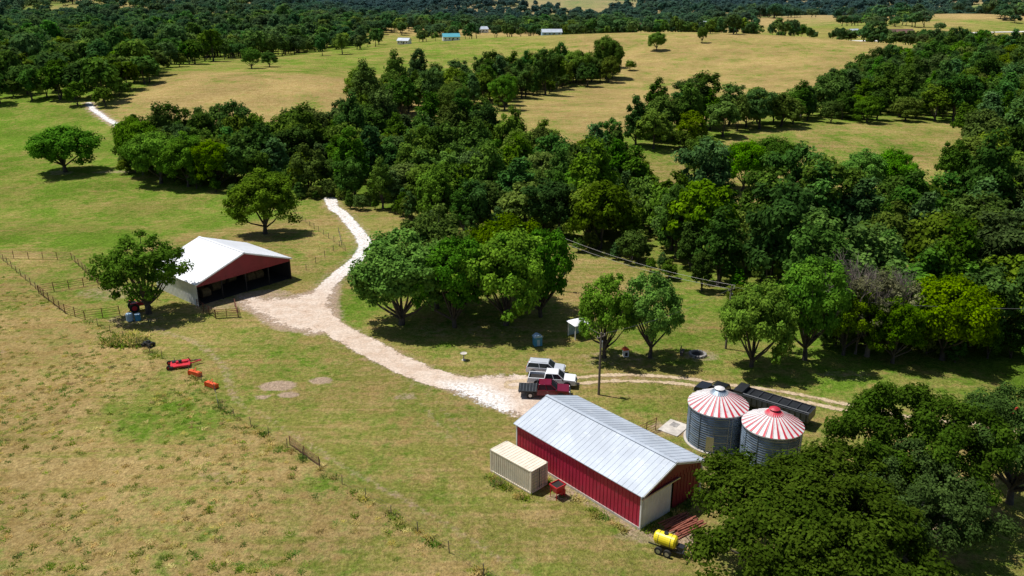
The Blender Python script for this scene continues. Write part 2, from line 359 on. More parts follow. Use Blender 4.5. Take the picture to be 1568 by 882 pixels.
def quads_mesh(name,V,Q,mi,cc,mats):
    me=bpy.data.meshes.new(name); me.vertices.add(len(V)); me.vertices.foreach_set('co',V.astype(np.float32).ravel())
    me.loops.add(Q.size); me.loops.foreach_set('vertex_index',Q.astype(np.int32).ravel())
    me.polygons.add(len(Q)); me.polygons.foreach_set('loop_start',np.arange(0,Q.size,4,dtype=np.int32))
    me.polygons.foreach_set('material_index',mi.astype(np.int32)); me.update(calc_edges=True)
    a=me.color_attributes.new('tint','FLOAT_COLOR','POINT')
    a.data.foreach_set('color',np.concatenate([cc,np.ones((len(cc),1))],1).astype(np.float32).ravel())
    for m in mats: me.materials.append(m)
    return me
def make_tree(name,seed,H,R,trunk,npuff,rp,nleaf,ls,c0,c1,mat,low=-.45,barkm='bark',nlimb=9,droop=0.):
    r=np.random.RandomState(seed)
    Rz=(H-trunk)/2; zc=trunk+Rz
    d=nrm(r.normal(size=(npuff*4,3))); d=d[d[:,2]>low][:npuff]; n=len(d)
    lob=nrm(r.normal(size=(7,3))+np.array([0,0,.3])); mult=.72+.38*np.exp(-(1-d@lob.T)*7).max(1)
    rad=np.where(r.rand(n)<.80,r.uniform(.76,1,n),r.uniform(.2,.7,n))
    pr=rp*r.uniform(.6,1.35,n)
    wide=np.where(d[:,2]<0,1/np.sqrt(np.clip(1-d[:,2]**2*.7,.3,1)),1)
    pc=d*(mult*rad)[:,None]*np.array([R-rp*.6,R-rp*.6,Rz-rp*.5]); pc[:,:2]*=wide[:,None]; pc[:,2]+=zc
    pb=r.uniform(.74,1.22,n); ph=r.rand(n)
    pi=np.repeat(np.arange(n),nleaf); m=len(pi)
    d2=nrm(r.normal(size=(m,3))); rr=r.rand(m)**.42
    c=pc[pi]+d2*(pr[pi]*rr)[:,None]*np.array([1,1,.78])+r.normal(size=(m,3))*.12*rp
    nn=nrm(d2*.75+np.array([0,0,.5])+r.normal(size=(m,3))*.42+d[pi]*.35)
    t1=nrm(np.cross(nn,r.normal(size=(m,3)))); t2=np.cross(nn,t1); s=(ls*r.uniform(.6,1.25,m))[:,None]
    lv=np.stack([c+t1*s*.62,c+t2*s*.42,c-t1*s*.62,c-t2*s*.42],1).reshape(-1,3)
    k=np.clip(ph[pi]*.6+r.rand(m)*.4,0,1)[:,None]
    col=(np.array(c0)*(1-k)+np.array(c1)*k)*(pb[pi]*r.uniform(.75,1.25,m))[:,None]
    wv=[];wq=[]; tr=.028*H+.05
    tube(wv,wq,[(0,0,-.4),(0,0,.4),(.1,.05,trunk*.6+.3),(.15,.1,zc*.8),(.1,0,zc+Rz*.4)],[tr*1.5,tr,tr*.85,tr*.6,tr*.15],8)
    order=np.argsort(r.rand(n))[:nlimb]
    for i in order:
        e=Vector(pc[i]); z0=trunk*r.uniform(.5,1.0)+.5; s0=Vector((.1,.05,z0)); mid=s0.lerp(e,.5)+Vector((0,0,-.06*R))
        tube(wv,wq,[s0,mid,e],[tr*.45,tr*.3,tr*.08],5)
    nb=len(wv); V=np.concatenate([np.array(wv),lv]); Q=np.concatenate([np.array(wq),np.arange(m*4).reshape(-1,4)+nb])
    mi=np.concatenate([np.zeros(len(wq),int),np.ones(m,int)])
    me=quads_mesh(name,V,Q,mi,np.concatenate([np.full((nb,3),.1),np.repeat(col,4,0)]),[M[barkm],mat])
    me['W']=2*R; me['H']=H; return me
gA=(.050,.105,.010); gB=(.120,.195,.018)
def dead_tree(name,seed,H,R):
    r=random.Random(seed); wv=[];wq=[]
    def br(p,d,l,rad,dep):
        q=p+d*l; mid=p.lerp(q,.5)+Vector((r.uniform(-1,1),r.uniform(-1,1),r.uniform(-.3,.6)))*l*.08
        tube(wv,wq,[p,mid,q],[rad,rad*.8,rad*.6],5 if dep<3 else 3)
        if dep>=6: return
        for i in range(3 if dep>0 else 5):
            nd=(d+Vector((r.uniform(-1,1),r.uniform(-1,1),r.uniform(-.4,.7)))*.8).normalized()
            br(q if i<2 else p.lerp(q,r.uniform(.5,.9)),nd,l*r.uniform(.6,.85),rad*.6,dep+1)
    br(Vector((0,0,-.3)),Vector((.03,0,1)),H*.28,.30,0)
    me=bpy.data.meshes.new(name); me.from_pydata(wv,[],wq); me.materials.append(M['dbark']); me.update(); return me
near=[make_tree('mesh_n%d'%i,20+i,13+i%2,6.6+.4*(i%3),1.4,160,1.1,165,.36,gA,gB,LM,low=-.70) for i in range(4)]
near.append(make_tree('mesh_n4',29,13,7,1.6,105,1.0,120,.36,(.075,.13,.012),(.155,.22,.028),LM,low=-.62,nlimb=18))
near.append(make_tree('mesh_n5',33,13,7,1.6,120,.95,125,.36,(.06,.12,.012),(.13,.21,.02),LM,low=-.66,nlimb=18))
oaks=[make_tree('mesh_o%d'%i,50+i,13,9.5,1.8,[340,200][i],[1.0,.95][i],220,.27,(.045,.088,.013),(.105,.165,.027),LMO,low=-.35,nlimb=22) for i in range(2)]
sparse=make_tree('mesh_sparse',71,14,5.5,2.5,60,.8,60,.34,(.10,.10,.05),(.19,.18,.08),LM,low=-.5,barkm='dbark',nlimb=40)
fC0=[(.05,.095,.013),(.04,.08,.016),(.06,.105,.012),(.045,.09,.02),(.07,.11,.014),(.04,.085,.012)]
fC1=[(.115,.175,.024),(.085,.140,.028),(.14,.195,.022),(.085,.150,.036),(.14,.185,.03),(.09,.16,.02)]
fH=[13,15,12,14,11,16]; fR=[5.2,5.6,6,4.6,5.4,5]
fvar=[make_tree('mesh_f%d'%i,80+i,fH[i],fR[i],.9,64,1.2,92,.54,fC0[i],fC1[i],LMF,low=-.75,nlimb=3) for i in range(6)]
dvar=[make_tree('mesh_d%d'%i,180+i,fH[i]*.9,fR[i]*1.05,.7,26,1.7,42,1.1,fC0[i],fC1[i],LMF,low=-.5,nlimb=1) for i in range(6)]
def tree(name,me,x,y,w,h,sink=.1):
    o=bpy.data.objects.new(name,me); COL.objects.link(o); o.location=(x,y,tz(x,y)-sink)
    s=w/me['W']; o.scale=(s,s,h/me['H']); o.rotation_euler=(0,0,random.uniform(0,6.28)); return o
T=[('oak_tree',0,-130,233,21,15),('oak_tree',1,-51,161,16.5,14),('walnut_tree',4,-55,113.8,15,13.4),
('maple_tree',3,-16.2,109.5,16,16),('maple_tree',5,-8.3,108.5,13,15.5),('maple_tree',1,-11.5,116,14,17),('maple_tree',2,-.9,109.3,16,16),('maple_tree',5,4.3,112.5,12,15.5),('maple_tree',0,-1,118,13,17),
('walnut_tree',4,12.3,98.1,9.2,12.6),('walnut_tree',5,18.4,98.1,9.8,12.8),('maple_tree',2,31.1,95.3,11.4,13.2),('walnut_tree',5,38.8,97.5,12,15.5),
('walnut_tree',4,66.5,91,8,8),('oak_tree',2,44.5,99,9,10),('oak_tree',3,-142,456,12,12),('oak_tree',1,-137,473,11,9),('oak_tree',0,100,583,14,14),('oak_tree',2,136,605,9,12),
('oak_tree',3,56,486,22,26),('oak_tree',0,36,468,20,20),('oak_tree',1,14,430,18,20),('oak_tree',2,59,203,14,14),('oak_tree',0,66,205,15,15),('oak_tree',3,50,208,12,14),('oak_tree',1,85,195,14,13),('oak_tree',2,93,196,13,13),
('oak_tree',0,-96,218,17,16),('oak_tree',1,-87,214,16,15),('oak_tree',2,-105,228,17,17),('oak_tree',3,-78,212,14,14),
('oak_tree',0,57,97.5,12,13),('oak_tree',3,50,96.5,8,10),('oak_tree',2,-3,330,14,15),('oak_tree',3,-22,300,15,15)]
for n_,i,x,y,w,h in T: tree(n_,near[i],x,y,w,h,.7 if n_=='maple_tree' else .1)
tree('oak_tree',oaks[0],23.3,53.6,20.5,11.6); tree('oak_tree',oaks[1],36.6,64,17.5,13.4); tree('oak_tree',oaks[1],33.5,56.5,14,10.8); tree('oak_tree',oaks[1],47.5,65.5,15,12.6)
dm=dead_tree('mesh_dead',3,17,7)
for (x,y,s) in ((46.2,99.3,1.0),(49.5,101,.85)):
    o=bpy.data.objects.new('dead_tree',dm); COL.objects.link(o); o.location=(x,y,0); o.scale=(s,s,s); o.rotation_euler=(0,0,x)
tree('dying_walnut_tree',sparse,47.5,98.6,9,12.5); tree('dying_walnut_tree',sparse,51.5,99.5,8,11)
def varcol(nm,meshes):
    c=bpy.data.collections.new(nm)
    for i,me_ in enumerate(meshes): c.objects.link(bpy.data.objects.new(nm+'_%d'%i,me_))
    return c
VC1=varcol('woodland_tree_variant',fvar); VC2=varcol('distant_tree_variant',dvar)
def gn(col):
    ng=bpy.data.node_groups.new('scatter','GeometryNodeTree')
    ng.interface.new_socket('Geometry',in_out='INPUT',socket_type='NodeSocketGeometry'); ng.interface.new_socket('Geometry',in_out='OUTPUT',socket_type='NodeSocketGeometry')
    a=ng.nodes.new('NodeGroupInput'); b=ng.nodes.new('NodeGroupOutput'); ip=ng.nodes.new('GeometryNodeInstanceOnPoints')
    ci=ng.nodes.new('GeometryNodeCollectionInfo'); ci.inputs['Collection'].default_value=col; ci.inputs['Separate Children'].default_value=True; ci.inputs['Reset Children'].default_value=True
    L=ng.links.new; L(a.outputs[0],ip.inputs['Points']); L(ci.outputs[0],ip.inputs['Instance']); ip.inputs['Pick Instance'].default_value=True
    for nm,dt,sk in (('idx','INT','Instance Index'),('rot','FLOAT_VECTOR','Rotation'),('scl','FLOAT_VECTOR','Scale')):
        na=ng.nodes.new('GeometryNodeInputNamedAttribute'); na.data_type=dt; na.inputs['Name'].default_value=nm
        L([q for q in na.outputs if q.enabled and q.name=='Attribute'][0],ip.inputs[sk])
    L(ip.outputs[0],b.inputs[0]); return ng
NG=gn(VC1); NG2=gn(VC2)
def woodland(name,pts,sc,seed,hmul=1.0,ng=None,nv=6,sink=.3):
    r=np.random.RandomState(seed); pts=np.array(pts); n=len(pts); sc=np.array(sc)
    z=terrain(pts[:,0],pts[:,1])-sink
    me=bpy.data.meshes.new(name); me.vertices.add(n); me.vertices.foreach_set('co',np.column_stack([pts,z]).astype(np.float32).ravel()); me.update()
    a=me.attributes.new('idx','INT','POINT'); a.data.foreach_set('value',r.randint(0,nv,n).astype(np.int32))
    a=me.attributes.new('rot','FLOAT_VECTOR','POINT'); a.data.foreach_set('vector',np.column_stack([r.uniform(-.06,.06,n),r.uniform(-.06,.06,n),r.uniform(0,6.28,n)]).astype(np.float32).ravel())
    s=sc*r.uniform(.62,1.32,n); hz=s*r.uniform(.80,1.22,n)*hmul
    a=me.attributes.new('scl','FLOAT_VECTOR','POINT'); a.data.foreach_set('vector',np.column_stack([s,s,hz]).astype(np.float32).ravel())
    o=bpy.data.objects.new(name,me); COL.objects.link(o); md=o.modifiers.new('scatter','NODES'); md.node_group=ng or NG; return o
def fill(polys,sp,seed,margin=0):
    r=np.random.RandomState(seed); allp=np.concatenate([np.array(p) for p in polys]); x0,y0=allp.min(0);x1,y1=allp.max(0)
    gx,gy=np.meshgrid(np.arange(x0,x1,sp),np.arange(y0,y1,sp)); gx=gx+r.uniform(-.42,.42,gx.shape)*sp; gy=gy+r.uniform(-.42,.42,gy.shape)*sp
    k=np.zeros(gx.shape,bool)
    for p in polys: k|=sdf(gx,gy,p)>margin
    k&=abs(gx)<.72*gy+60
    return np.column_stack([gx[k],gy[k]])
p=fill([F1],6.8,1,1.5); woodland('creek_woodland',p,np.full(len(p),.92),1)
p=fill([F1],4.5,11,-2.0); k=sdf(p[:,0],p[:,1],F1)<3.5; p=p[k]; woodland('woodland_shrubs',p,np.full(len(p),.34),12)
p=fill([F2,F3],8.4,2,1); woodland('hillside_woodland',p,np.full(len(p),1.05),2)
p=fill([F4],12,3,1); woodland('ridge_woodland',p,np.full(len(p),1.25),3,1,NG2)
p=fill([F5],8.4,4,1); woodland('tree_line',p,np.full(len(p),1.05),4)
HS=[(388,853),(36,774),(-52,720),(-92,722),(-37,1000),(233,1600),(300,1350)]
r=np.random.RandomState(5); P_=[];S_=[]
y=640.
while y<6500:
    sp=11+y/110.; hw=.70*y+60
    gx=np.arange(-hw,hw,sp); gx=gx+r.uniform(-.45,.45,len(gx))*sp; gy=y+r.uniform(-.45,.45,len(gx))*sp
    f=vnoise(gx,gy*.62,250,21)*.6+vnoise(gx,gy*.8,90,22)*.4
    thr=np.where(gy<1000,.49,np.where(gy<2400,.43,.40))+np.where(gx>-50,.03,-.06)
    k=f>thr
    k|=(r.rand(len(gx))<.03)
    inC=(gx>-150)&(gx<290)&(gy<790); k&=~inC
    k&=lined(gx,gy,rd2)>14
    k&=~((gx>310)&(gx<640)&(gy-rd2[0][1]>-170)&(lined(gx,gy,[(380,760),(640,980)])<55))
    for hx,hy in HS: k&=~((abs(gx-hx)<24)&(gy-hy>-hy*.14)&(gy<hy+10))
    for p,s in zip(np.column_stack([gx[k],gy[k]]),np.full(k.sum(),sp/11.0)): P_.append(p);S_.append(min(s,3.6))
    y+=sp*.9
woodland('distant_woodland',np.array(P_),np.clip(np.array(S_)*.82,1.0,3.),5,.80,NG2)
hr=[]
for a,b,n in (((160,660),(330,760),22),((-130,600),(-120,760),10),((60,790),(280,800),34),((-90,760),(40,830),22),((40,500),(70,520),4),((290,560),(310,640),8),((290,470),(330,600),22),((180,430),(260,540),12)):
    for i in range(n):
        t=i/max(n-1,1); hr.append((a[0]+(b[0]-a[0])*t+random.uniform(-9,9),a[1]+(b[1]-a[1])*t+random.uniform(-14,14)))
woodland('hedgerow_trees',hr,np.full(len(hr),1.0),6,1,NG2)
# ------------------------------------------------------------------ grass tufts on the rough pasture
LMG=leaf_mat('grass_blades',1.2,False,.45)
def tuft(name,seed,c0,c1,hh,spread,n):
    r=np.random.RandomState(seed); b=np.column_stack([r.normal(0,spread,n),r.normal(0,spread,n),np.zeros(n)])
    ang=r.uniform(0,6.28,n); w=np.column_stack([np.cos(ang),np.sin(ang),np.zeros(n)])*.04
    out=np.column_stack([-np.sin(ang),np.cos(ang),np.zeros(n)])*hh*r.uniform(.7,1.5,n)[:,None]
    tip=b+out+np.column_stack([np.zeros((n,2)),hh*r.uniform(.4,1.0,n)])
    V=np.stack([b-w,b+w,tip+w*.4,tip-w*.4],1).reshape(-1,3); k=r.rand(n)[:,None]
    col=np.repeat(np.array(c0)*(1-k)+np.array(c1)*k,4,0)
    return quads_mesh(name,V,np.arange(n*4).reshape(-1,4),np.zeros(n,int),col,[LMG])
tv=[tuft('mesh_t0',1,(.42,.32,.12),(.60,.46,.20),.17,.20,36),tuft('mesh_t1',2,(.17,.22,.03),(.26,.31,.06),.15,.22,40),tuft('mesh_t2',3,(.36,.30,.09),(.50,.40,.15),.19,.17,34),tuft('mesh_t3',4,(.11,.17,.022),(.18,.24,.035),.17,.20,36)]
NG3=gn(varcol('grass_tuft_variant',tv))
r=np.random.RandomState(9); n=30000
gx=r.uniform(-105,8,n); gy=r.uniform(42,135,n); k=(sdf(gx,gy,pastL)>.3)&(abs(gx)<.66*gy+8)&(vnoise(gx,gy,7,31)*.3+vnoise(gx,gy,1.3,32)*.2+r.rand(n)*.5>.62); p=np.column_stack([gx[k],gy[k]])
woodland('pasture_grass_tufts',p,np.full(len(p),.85),7,1,NG3,4,.02)
p=[]
for i in range(len(fence)-1):
    a,b=fence[i],fence[i+1]; n=int(math.dist(a,b)*1.3)
    for j in range(n):
        t=random.random(); p.append((a[0]+(b[0]-a[0])*t+random.gauss(0,.22),a[1]+(b[1]-a[1])*t+random.gauss(0,.22)))
woodland('fence_row_weeds',p,np.full(len(p),1.2),8,1.3,NG3,4,.02)
p=[]
for (a,b) in (((10.9,60.9),(.2,73.2)),((-2.4,70.4),(1.6,66.3)),((11.8,61),(18.3,66.6))):
    for j in range(26):
        t=random.random(); p.append((a[0]+(b[0]-a[0])*t+random.gauss(0,.2)-.3,a[1]+(b[1]-a[1])*t+random.gauss(0,.2)-.3))
woodland('barn_edge_weeds',p,np.full(len(p),1.2),18,1.5,NG3,4,.02)
# ------------------------------------------------------------------ barns
def ribs_wall(mb,x0,x1,y,z0,z1,k,axis='x',step=.45):
    n=int(abs(x1-x0)/step)
    for i in range(1,n):
        t=x0+(x1-x0)*i/n
        if axis=='x': mb.box((t,y,(z0+z1)/2),(.06,.05,z1-z0),k)
        else: mb.box((y,t,(z0+z1)/2),(.05,.06,z1-z0),k)
def gable_roof(mb,L,W,ez,az,oh,k,th=.07,rib=.6):
    for s in(-1,1):
        ang=math.atan2(az-ez,W/2); ye=(W/2+oh)*s; ze=ez-oh*math.tan(ang)
        x0,x1=-L/2-oh,L/2+oh
        vs=[(x0,0,az),(x1,0,az),(x1,ye,ze),(x0,ye,ze)]; vs+=[(a,b,c+th) for a,b,c in vs]
        mb.add(vs,[(0,1,2,3),(7,6,5,4),(0,4,5,1),(1,5,6,2),(2,6,7,3),(3,7,4,0)],k)
        n=int((x1-x0)/rib)
        sl=math.hypot(ye,az-ze)
        for i in range(n+1):
            x=x0+.03+(x1-x0-.06)*i/n
            mb.box((x,ye/2,(az+ze)/2+th+.008),(.04,sl*.995,.035),k,rx=-ang*s)
    mb.box((0,0,az+th+.03),(L+2*oh,.35,.05),k)
C=(9.4,70.7,0); ang=math.atan2(.754,-.657); L,W,ez,az=16.8,8.8,3.75,5.3
e=empty('red_barn',C,ang)
mb=MB(); t=.1
mb.box((0,W/2,ez/2+.1),(L,t,ez-.2),'red'); ribs_wall(mb,-L/2,L/2,W/2+t/2+.01,.3,ez-.02,'red')
mb.box((0,-W/2,ez/2),(L,t,ez),'red'); ribs_wall(mb,-L/2,L/2,-W/2-t/2-.01,.3,ez-.02,'red')
mb.add([(L/2,-W/2,0),(L/2,W/2,0),(L/2,W/2,ez),(L/2,0,az),(L/2,-W/2,ez)],[(0,1,2,3,4)],'red')
xg=-L/2
mb.add([(xg,W/2,ez),(xg,0,az),(xg,-W/2,ez)],[(0,1,2)],'red_shade')
mb.add([(xg,W/2-.05,3.2),(xg,W/2-.05,ez),(xg,-W/2+.05,ez),(xg,-W/2+.05,3.2)],[(0,1,2,3)],'red_shade')
mb.add([(xg,-.2,0),(xg,-.2,3.2),(xg,-W/2+.05,3.2),(xg,-W/2+.05,0)],[(0,1,2,3)],'red_shade'); ribs_wall(mb,-.3,-W/2+.1,xg-.02,0.1,3.2,'red_shade','y')
ribs_wall(mb,W/2-.1,-W/2+.1,xg-.02,3.25,3.72,'red_shade','y')
mb.obj('walls',parent=e)
mb=MB(); mb.box((xg-.09,W/4+.05,1.62),(.07,W/2-.4,3.1),'white')
for i in range(9): mb.box((xg-.135,.3+i*.45,1.62),(.025,.04,3.05),'white')
mb.box((xg-.14,W/4-.4,3.28),(.12,W*.62,.12),'chrome'); mb.obj('sliding_door',parent=e)
mb=MB()
for s in(-1,1):
    mb.box((xg-.03,s*W/2,ez/2),(.16,.18,ez),'white'); mb.box((L/2+.03,s*W/2,ez/2),(.16,.18,ez),'white')
    a2=math.atan2(az-ez,W/2); mb.box((xg-.33,s*W/4,(ez+az)/2-.06),(.05,W/2/math.cos(a2)+.3,.2),'white',rx=-a2*s)
mb.box((0,W/2+.04,.12),(L,.14,.24),'conc'); mb.obj('trim',parent=e)
mb=MB(); gable_roof(mb,L,W,ez,az,.3,'rroof'); mb.obj('roof',parent=e)
C=(-47.9,127.4,0); ang=math.atan2(.65,-.76); L,W,ez,az=13.,17.,3.7,6.7
e=empty('open_front_shed',C,ang); xg=-L/2
mb=MB()
mb.box((0,W/2,ez/2),(L,.1,ez),'white'); ribs_wall(mb,-L/2,L/2,W/2+.06,.1,ez-.02,'white')
mb.box((0,-W/2,ez/2),(L,.1,ez),'red_shade'); mb.add([(L/2,-W/2,0),(L/2,W/2,0),(L/2,W/2,ez),(L/2,0,az),(L/2,-W/2,ez)],[(0,1,2,3,4)],'red_shade')
mb.add([(xg,W/2,ez),(xg,0,az),(xg,-W/2,ez)],[(0,1,2)],'red_shade'); mb.box((xg+.05,0,ez-.25),(.12,W-.1,.62),'red_shade')
ribs_wall(mb,W/2-.5,-W/2+.5,xg-.02,ez-.5,ez+.05,'red_shade','y')
mb.obj('walls',parent=e)
mb=MB()
for yy in (-W/2+.1,-W/4,0,W/4,W/2-.1):
    mb.box((xg+.06,yy,(ez-.6)/2),(.16,.16,ez-.6),'dark'); mb.box((0,yy*.98,(ez-.6)/2),(.16,.16,ez-.6),'dark')
mb.box((L/2-.15,0,ez/2),(.05,W-.3,ez),'dark'); mb.box((0,W/2-.12,ez/2),(L-.3,.05,ez),'dark'); mb.box((0,-W/2+.12,ez/2),(L-.3,.05,ez),'dark')
mb.obj('posts',parent=e)
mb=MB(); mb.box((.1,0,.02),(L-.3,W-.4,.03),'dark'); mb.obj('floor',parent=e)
mb=MB(); gable_roof(mb,L,W,ez,az,.35,'wroof',rib=.9)
for s in(-1,1):
    a2=math.atan2(az-ez,W/2); mb.box((xg-.38,s*W/4,(ez+az)/2-.06),(.05,W/2/math.cos(a2)+.3,.16),'wroof',rx=-a2*s)
mb.obj('roof',parent=e)
for i,(a,b,z) in enumerate(((-2,-5,0),(-2,-3.4,0),(-1.8,3,0),(0,5,0),(0,1,0),(0,-1,0),(-3.4,5.6,0))):
    mb=MB(); mb.cyl((a,b-.7,.75),(a,b+.7,.75),.75,.75,'hay',16); o=mb.obj('hay_bale',parent=e)
# ------------------------------------------------------------------ grain bins
def grain_bin(c,r,wh,redcap):
    e=empty('grain_bin',(c[0],c[1],0),random.uniform(0,1))
    mb=MB(); prof=[]; n=int(wh/.13)
    for i in range(n+1): prof.append((r+(.045 if i%2 else -.02),wh*i/n))
    mb.lathe(prof,'bin',64)
    for i in range(5): mb.lathe([(r+.055,wh*(i+.5)/5-.02),(r+.055,wh*(i+.5)/5+.02)],'chrome',64)
    for i in range(12):
        a=2*math.pi*i/12; mb.box((math.cos(a)*(r+.05),math.sin(a)*(r+.05),wh/2),(.05,.07,wh),'bin',rz=a)
    mb.obj('wall',parent=e)
    mb=MB(); ns=26; hr_=r*.50; r0=r+.15; r1=.42; z0=wh-.04; z1=wh+hr_
    for i in range(ns):
        for a,b,k in((0,.62,'binwhite'),(.62,1,'binred')):
            a0=2*math.pi*(i+a)/ns; a1=2*math.pi*(i+b)/ns
            mb.add([(r0*math.cos(a0),r0*math.sin(a0),z0),(r0*math.cos(a1),r0*math.sin(a1),z0),(r1*math.cos(a1),r1*math.sin(a1),z1),(r1*math.cos(a0),r1*math.sin(a0),z1)],[(0,1,2,3)],k)
        a0=2*math.pi*i/ns; mb.cyl((r0*math.cos(a0),r0*math.sin(a0),z0+.04),(r1*math.cos(a0),r1*math.sin(a0),z1+.03),.03,.03,'binwhite',4)
    mb.lathe([(r0,z0),(r0,z0-.12)],'binwhite',64)
    mb.obj('roof',parent=e)
    mb=MB(); k='binred' if redcap else 'bin'
    mb.cyl((0,0,z1-.05),(0,0,z1+.22),.48,.48,k,20); mb.lathe([(.55,z1+.22),(.3,z1+.36),(0.01,z1+.42)],'binwhite' if not redcap else 'binred',20); mb.lathe([(r1+.55,z1-.28),(r1+.1,z1+.04)],k,20); mb.obj('cap',parent=e)
    mb=MB()
    for s in(-.2,.2): mb.cyl((s,-r-.15,.2),(s,-r-.15,wh),.025,.025,'chrome',5)
    for i in range(14): mb.cyl((-.2,-r-.15,.4+i*wh/15),(.2,-r-.15,.4+i*wh/15),.018,.018,'chrome',4)
    mb.obj('ladder',parent=e)
    mb=MB(); mb.cyl((0,0,0),(0,0,.1),r+.3,r+.3,'conc',40); mb.obj('slab',parent=e)
    a=-2.2; mb=MB(); mb.box((math.cos(a)*(r+.02),math.sin(a)*(r+.02),1.1),(.14,.8,1.7),'chrome',rz=a); mb.obj('door',parent=e)
grain_bin((22.1,77.2),3.05,4.5,False); grain_bin((26.7,73.0),2.95,4.4,True)
# ------------------------------------------------------------------ container
e=MB(); l,w,h=5.7,2.35,2.5
e.box((0,0,h/2+.1),(l-.1,w-.1,h-.1),'cream')
for s in(-1,1):
    for i in range(20): e.box((-l/2+.25+i*(l-.5)/19,s*(w/2-.03),h/2+.1),(.13,.06,h-.35),'cream')
    e.box((0,s*(w/2-.03),.14),(l,.12,.16),'cream'); e.box((0,s*(w/2-.03),h+.03),(l,.12,.12),'cream')
    for q in(-1,1): e.box((q*(l/2-.06),s*(w/2-.06),h/2+.08),(.16,.16,h+.02),'cream')
    e.box((s*(l/2-.02),0,h+.03),(.1,w,.12),'cream'); e.box((s*(l/2-.02),0,.14),(.1,w,.16),'cream')
for i in range(14): e.box((-l/2+.3+i*(l-.6)/13,0,h+.065),(.12,w-.3,.03),'cream')
for yy in(-.75,-.3,.3,.75): e.cyl((-l/2-.04,yy,.2),(-l/2-.04,yy,h),.025,.025,'chrome',6)
e.box((-l/2-.01,0,h/2+.1),(.04,.05,h-.3),'black')
for i in range(7):
    e.box((-l/2-.012,-.55,.4+i*.33),(.03,.85,.12),'creamd'); e.box((-l/2-.012,.55,.4+i*.33),(.03,.85,.12),'creamd')
e.obj('shipping_container',(.65,69.75,0),math.radians(135))
# ------------------------------------------------------------------ vehicles
def wheel(mb,x,y,r=.38,w=.26,hub='chrome'):
    mb.cyl((x,y-w/2,r),(x,y+w/2,r),r,r,'rubber',18); mb.cyl((x,y-w/2-.01,r),(x,y+w/2+.01,r),r*.55,r*.55,hub,12)
def cabin(mb,x0,x1,rx0,rx1,zb,zt,w,k):
    hw=w/2; tw=hw*.80
    mb.frus(zb,(x0,x1,-hw*.96,hw*.96),zt,(rx0,rx1,-tw,tw),'glass')
    mb.frus(zt-.01,(rx0-.04,rx1+.04,-tw-.03,tw+.03),zt+.07,(rx0+.06,rx1-.06,-tw+.06,tw-.06),k)
    for s in(-1,1):
        for xb,xt in((x0,rx0),(x1,rx1),((x0+x1)/2-.05,(rx0+rx1)/2)):
            mb.cyl((xb,s*hw*.97,zb),(xt,s*(tw+.01),zt+.02),.05,.05,k,5)
def pickup(name,k,loc,rz,flat=False):
    mb=MB(); L=5.8;w=1.95
    mb.prism([(2.9,.45),(2.95,.85),(2.85,1.08),(1.55,1.16),(-.95,1.16),(-.95,.45)],-w/2,w/2,k)
    cabin(mb,-.9,1.5,-.72,.75,1.13,1.78,w,k)
    if flat:
        mb.box((-2.05,0,.98),(2.3,2.2,.1),'black'); mb.box((-2.0,0,.7),(2.1,.9,.4),'black'); mb.box((-.93,0,1.42),(.06,1.9,.7),'black')
        for i in range(6): mb.box((-3.0+i*.38,0,1.045),(.05,2.1,.03),'chrome')
        mb.box((-3.1,0,.6),(.1,1.5,.2),'chrome')
    else:
        mb.box((-1.95,0,.66),(1.95,w,.34),k); mb.box((-1.95,0,.86),(1.9,1.6,.04),'dark')
        for s in(-1,1): mb.box((-1.95,s*(w/2-.07),.98),(1.95,.14,.38),k)
        mb.box((-2.9,0,.92),(.08,w-.02,.5),k); mb.box((-3.0,0,.55),(.12,w-.1,.18),'chrome')
    mb.box((2.98,0,.55),(.14,w-.08,.22),'chrome'); mb.box((2.93,0,.82),(.06,1.1,.24),'black')
    for s in(-1,1):
        mb.box((2.9,s*.78,.86),(.1,.32,.2),'white'); mb.box((1.35,s*(w/2+.12),1.2),(.12,.2,.18),'black')
        mb.box((.3,s*(w/2+.005),.95),(.2,.02,.04),'chrome')
        for x in(1.9,-1.75):
            mb.cyl((x,s*(w/2-.02),.42),(x,s*(w/2+.012),.42),.5,.5,'black',18); wheel(mb,x,s*(w/2-.08),.4)
    return mb.obj(name,loc,rz,bevel=.035)
def suv(name,k,loc,rz):
    mb=MB(); w=1.9
    mb.prism([(2.45,.4),(2.5,.8),(2.3,1.0),(1.2,1.1),(-2.35,1.12),(-2.45,.8),(-2.4,.4)],-w/2,w/2,k)
    cabin(mb,-2.3,1.15,-2.05,.4,1.08,1.68,w,k)
    for s in(-1,1):
        mb.box((-.8,s*.62,1.77),(2.0,.05,.05),'chrome'); mb.box((2.42,s*.7,.82),(.14,.35,.16),'white'); mb.box((-2.42,s*.8,.95),(.08,.2,.25),'mred')
        for x in(1.55,-1.5):
            mb.cyl((x,s*(w/2-.02),.4),(x,s*(w/2+.012),.4),.46,.46,'black',18); wheel(mb,x,s*(w/2-.08),.37,.24)
    mb.box((2.48,0,.75),(.05,1.0,.2),'black')
    return mb.obj(name,loc,rz,bevel=.035)
pickup('pickup_truck','cw',(5.0,90.3,.04),math.radians(-8))
pickup('flatbed_pickup_truck','cm',(4.0,87.4,.04),math.radians(-4),True)
suv('parked_car','cs',(4.3,93.4,.04),math.radians(-10))
mb=MB(); LT=8.8
mb.box((0,0,1.05),(LT,2.45,.2),'black'); mb.box((0,0,.78),(LT-1,.9,.3),'black')
for s in(-1,1): mb.box((0,s*1.2,1.6),(LT,.06,.9),'grey')
for s in(-1,1): mb.box((s*(LT/2-.03),0,1.6),(.06,2.34,.9),'grey')
mb.box((0,0,1.55),(LT-.2,2.3,.7),'black')
n=14
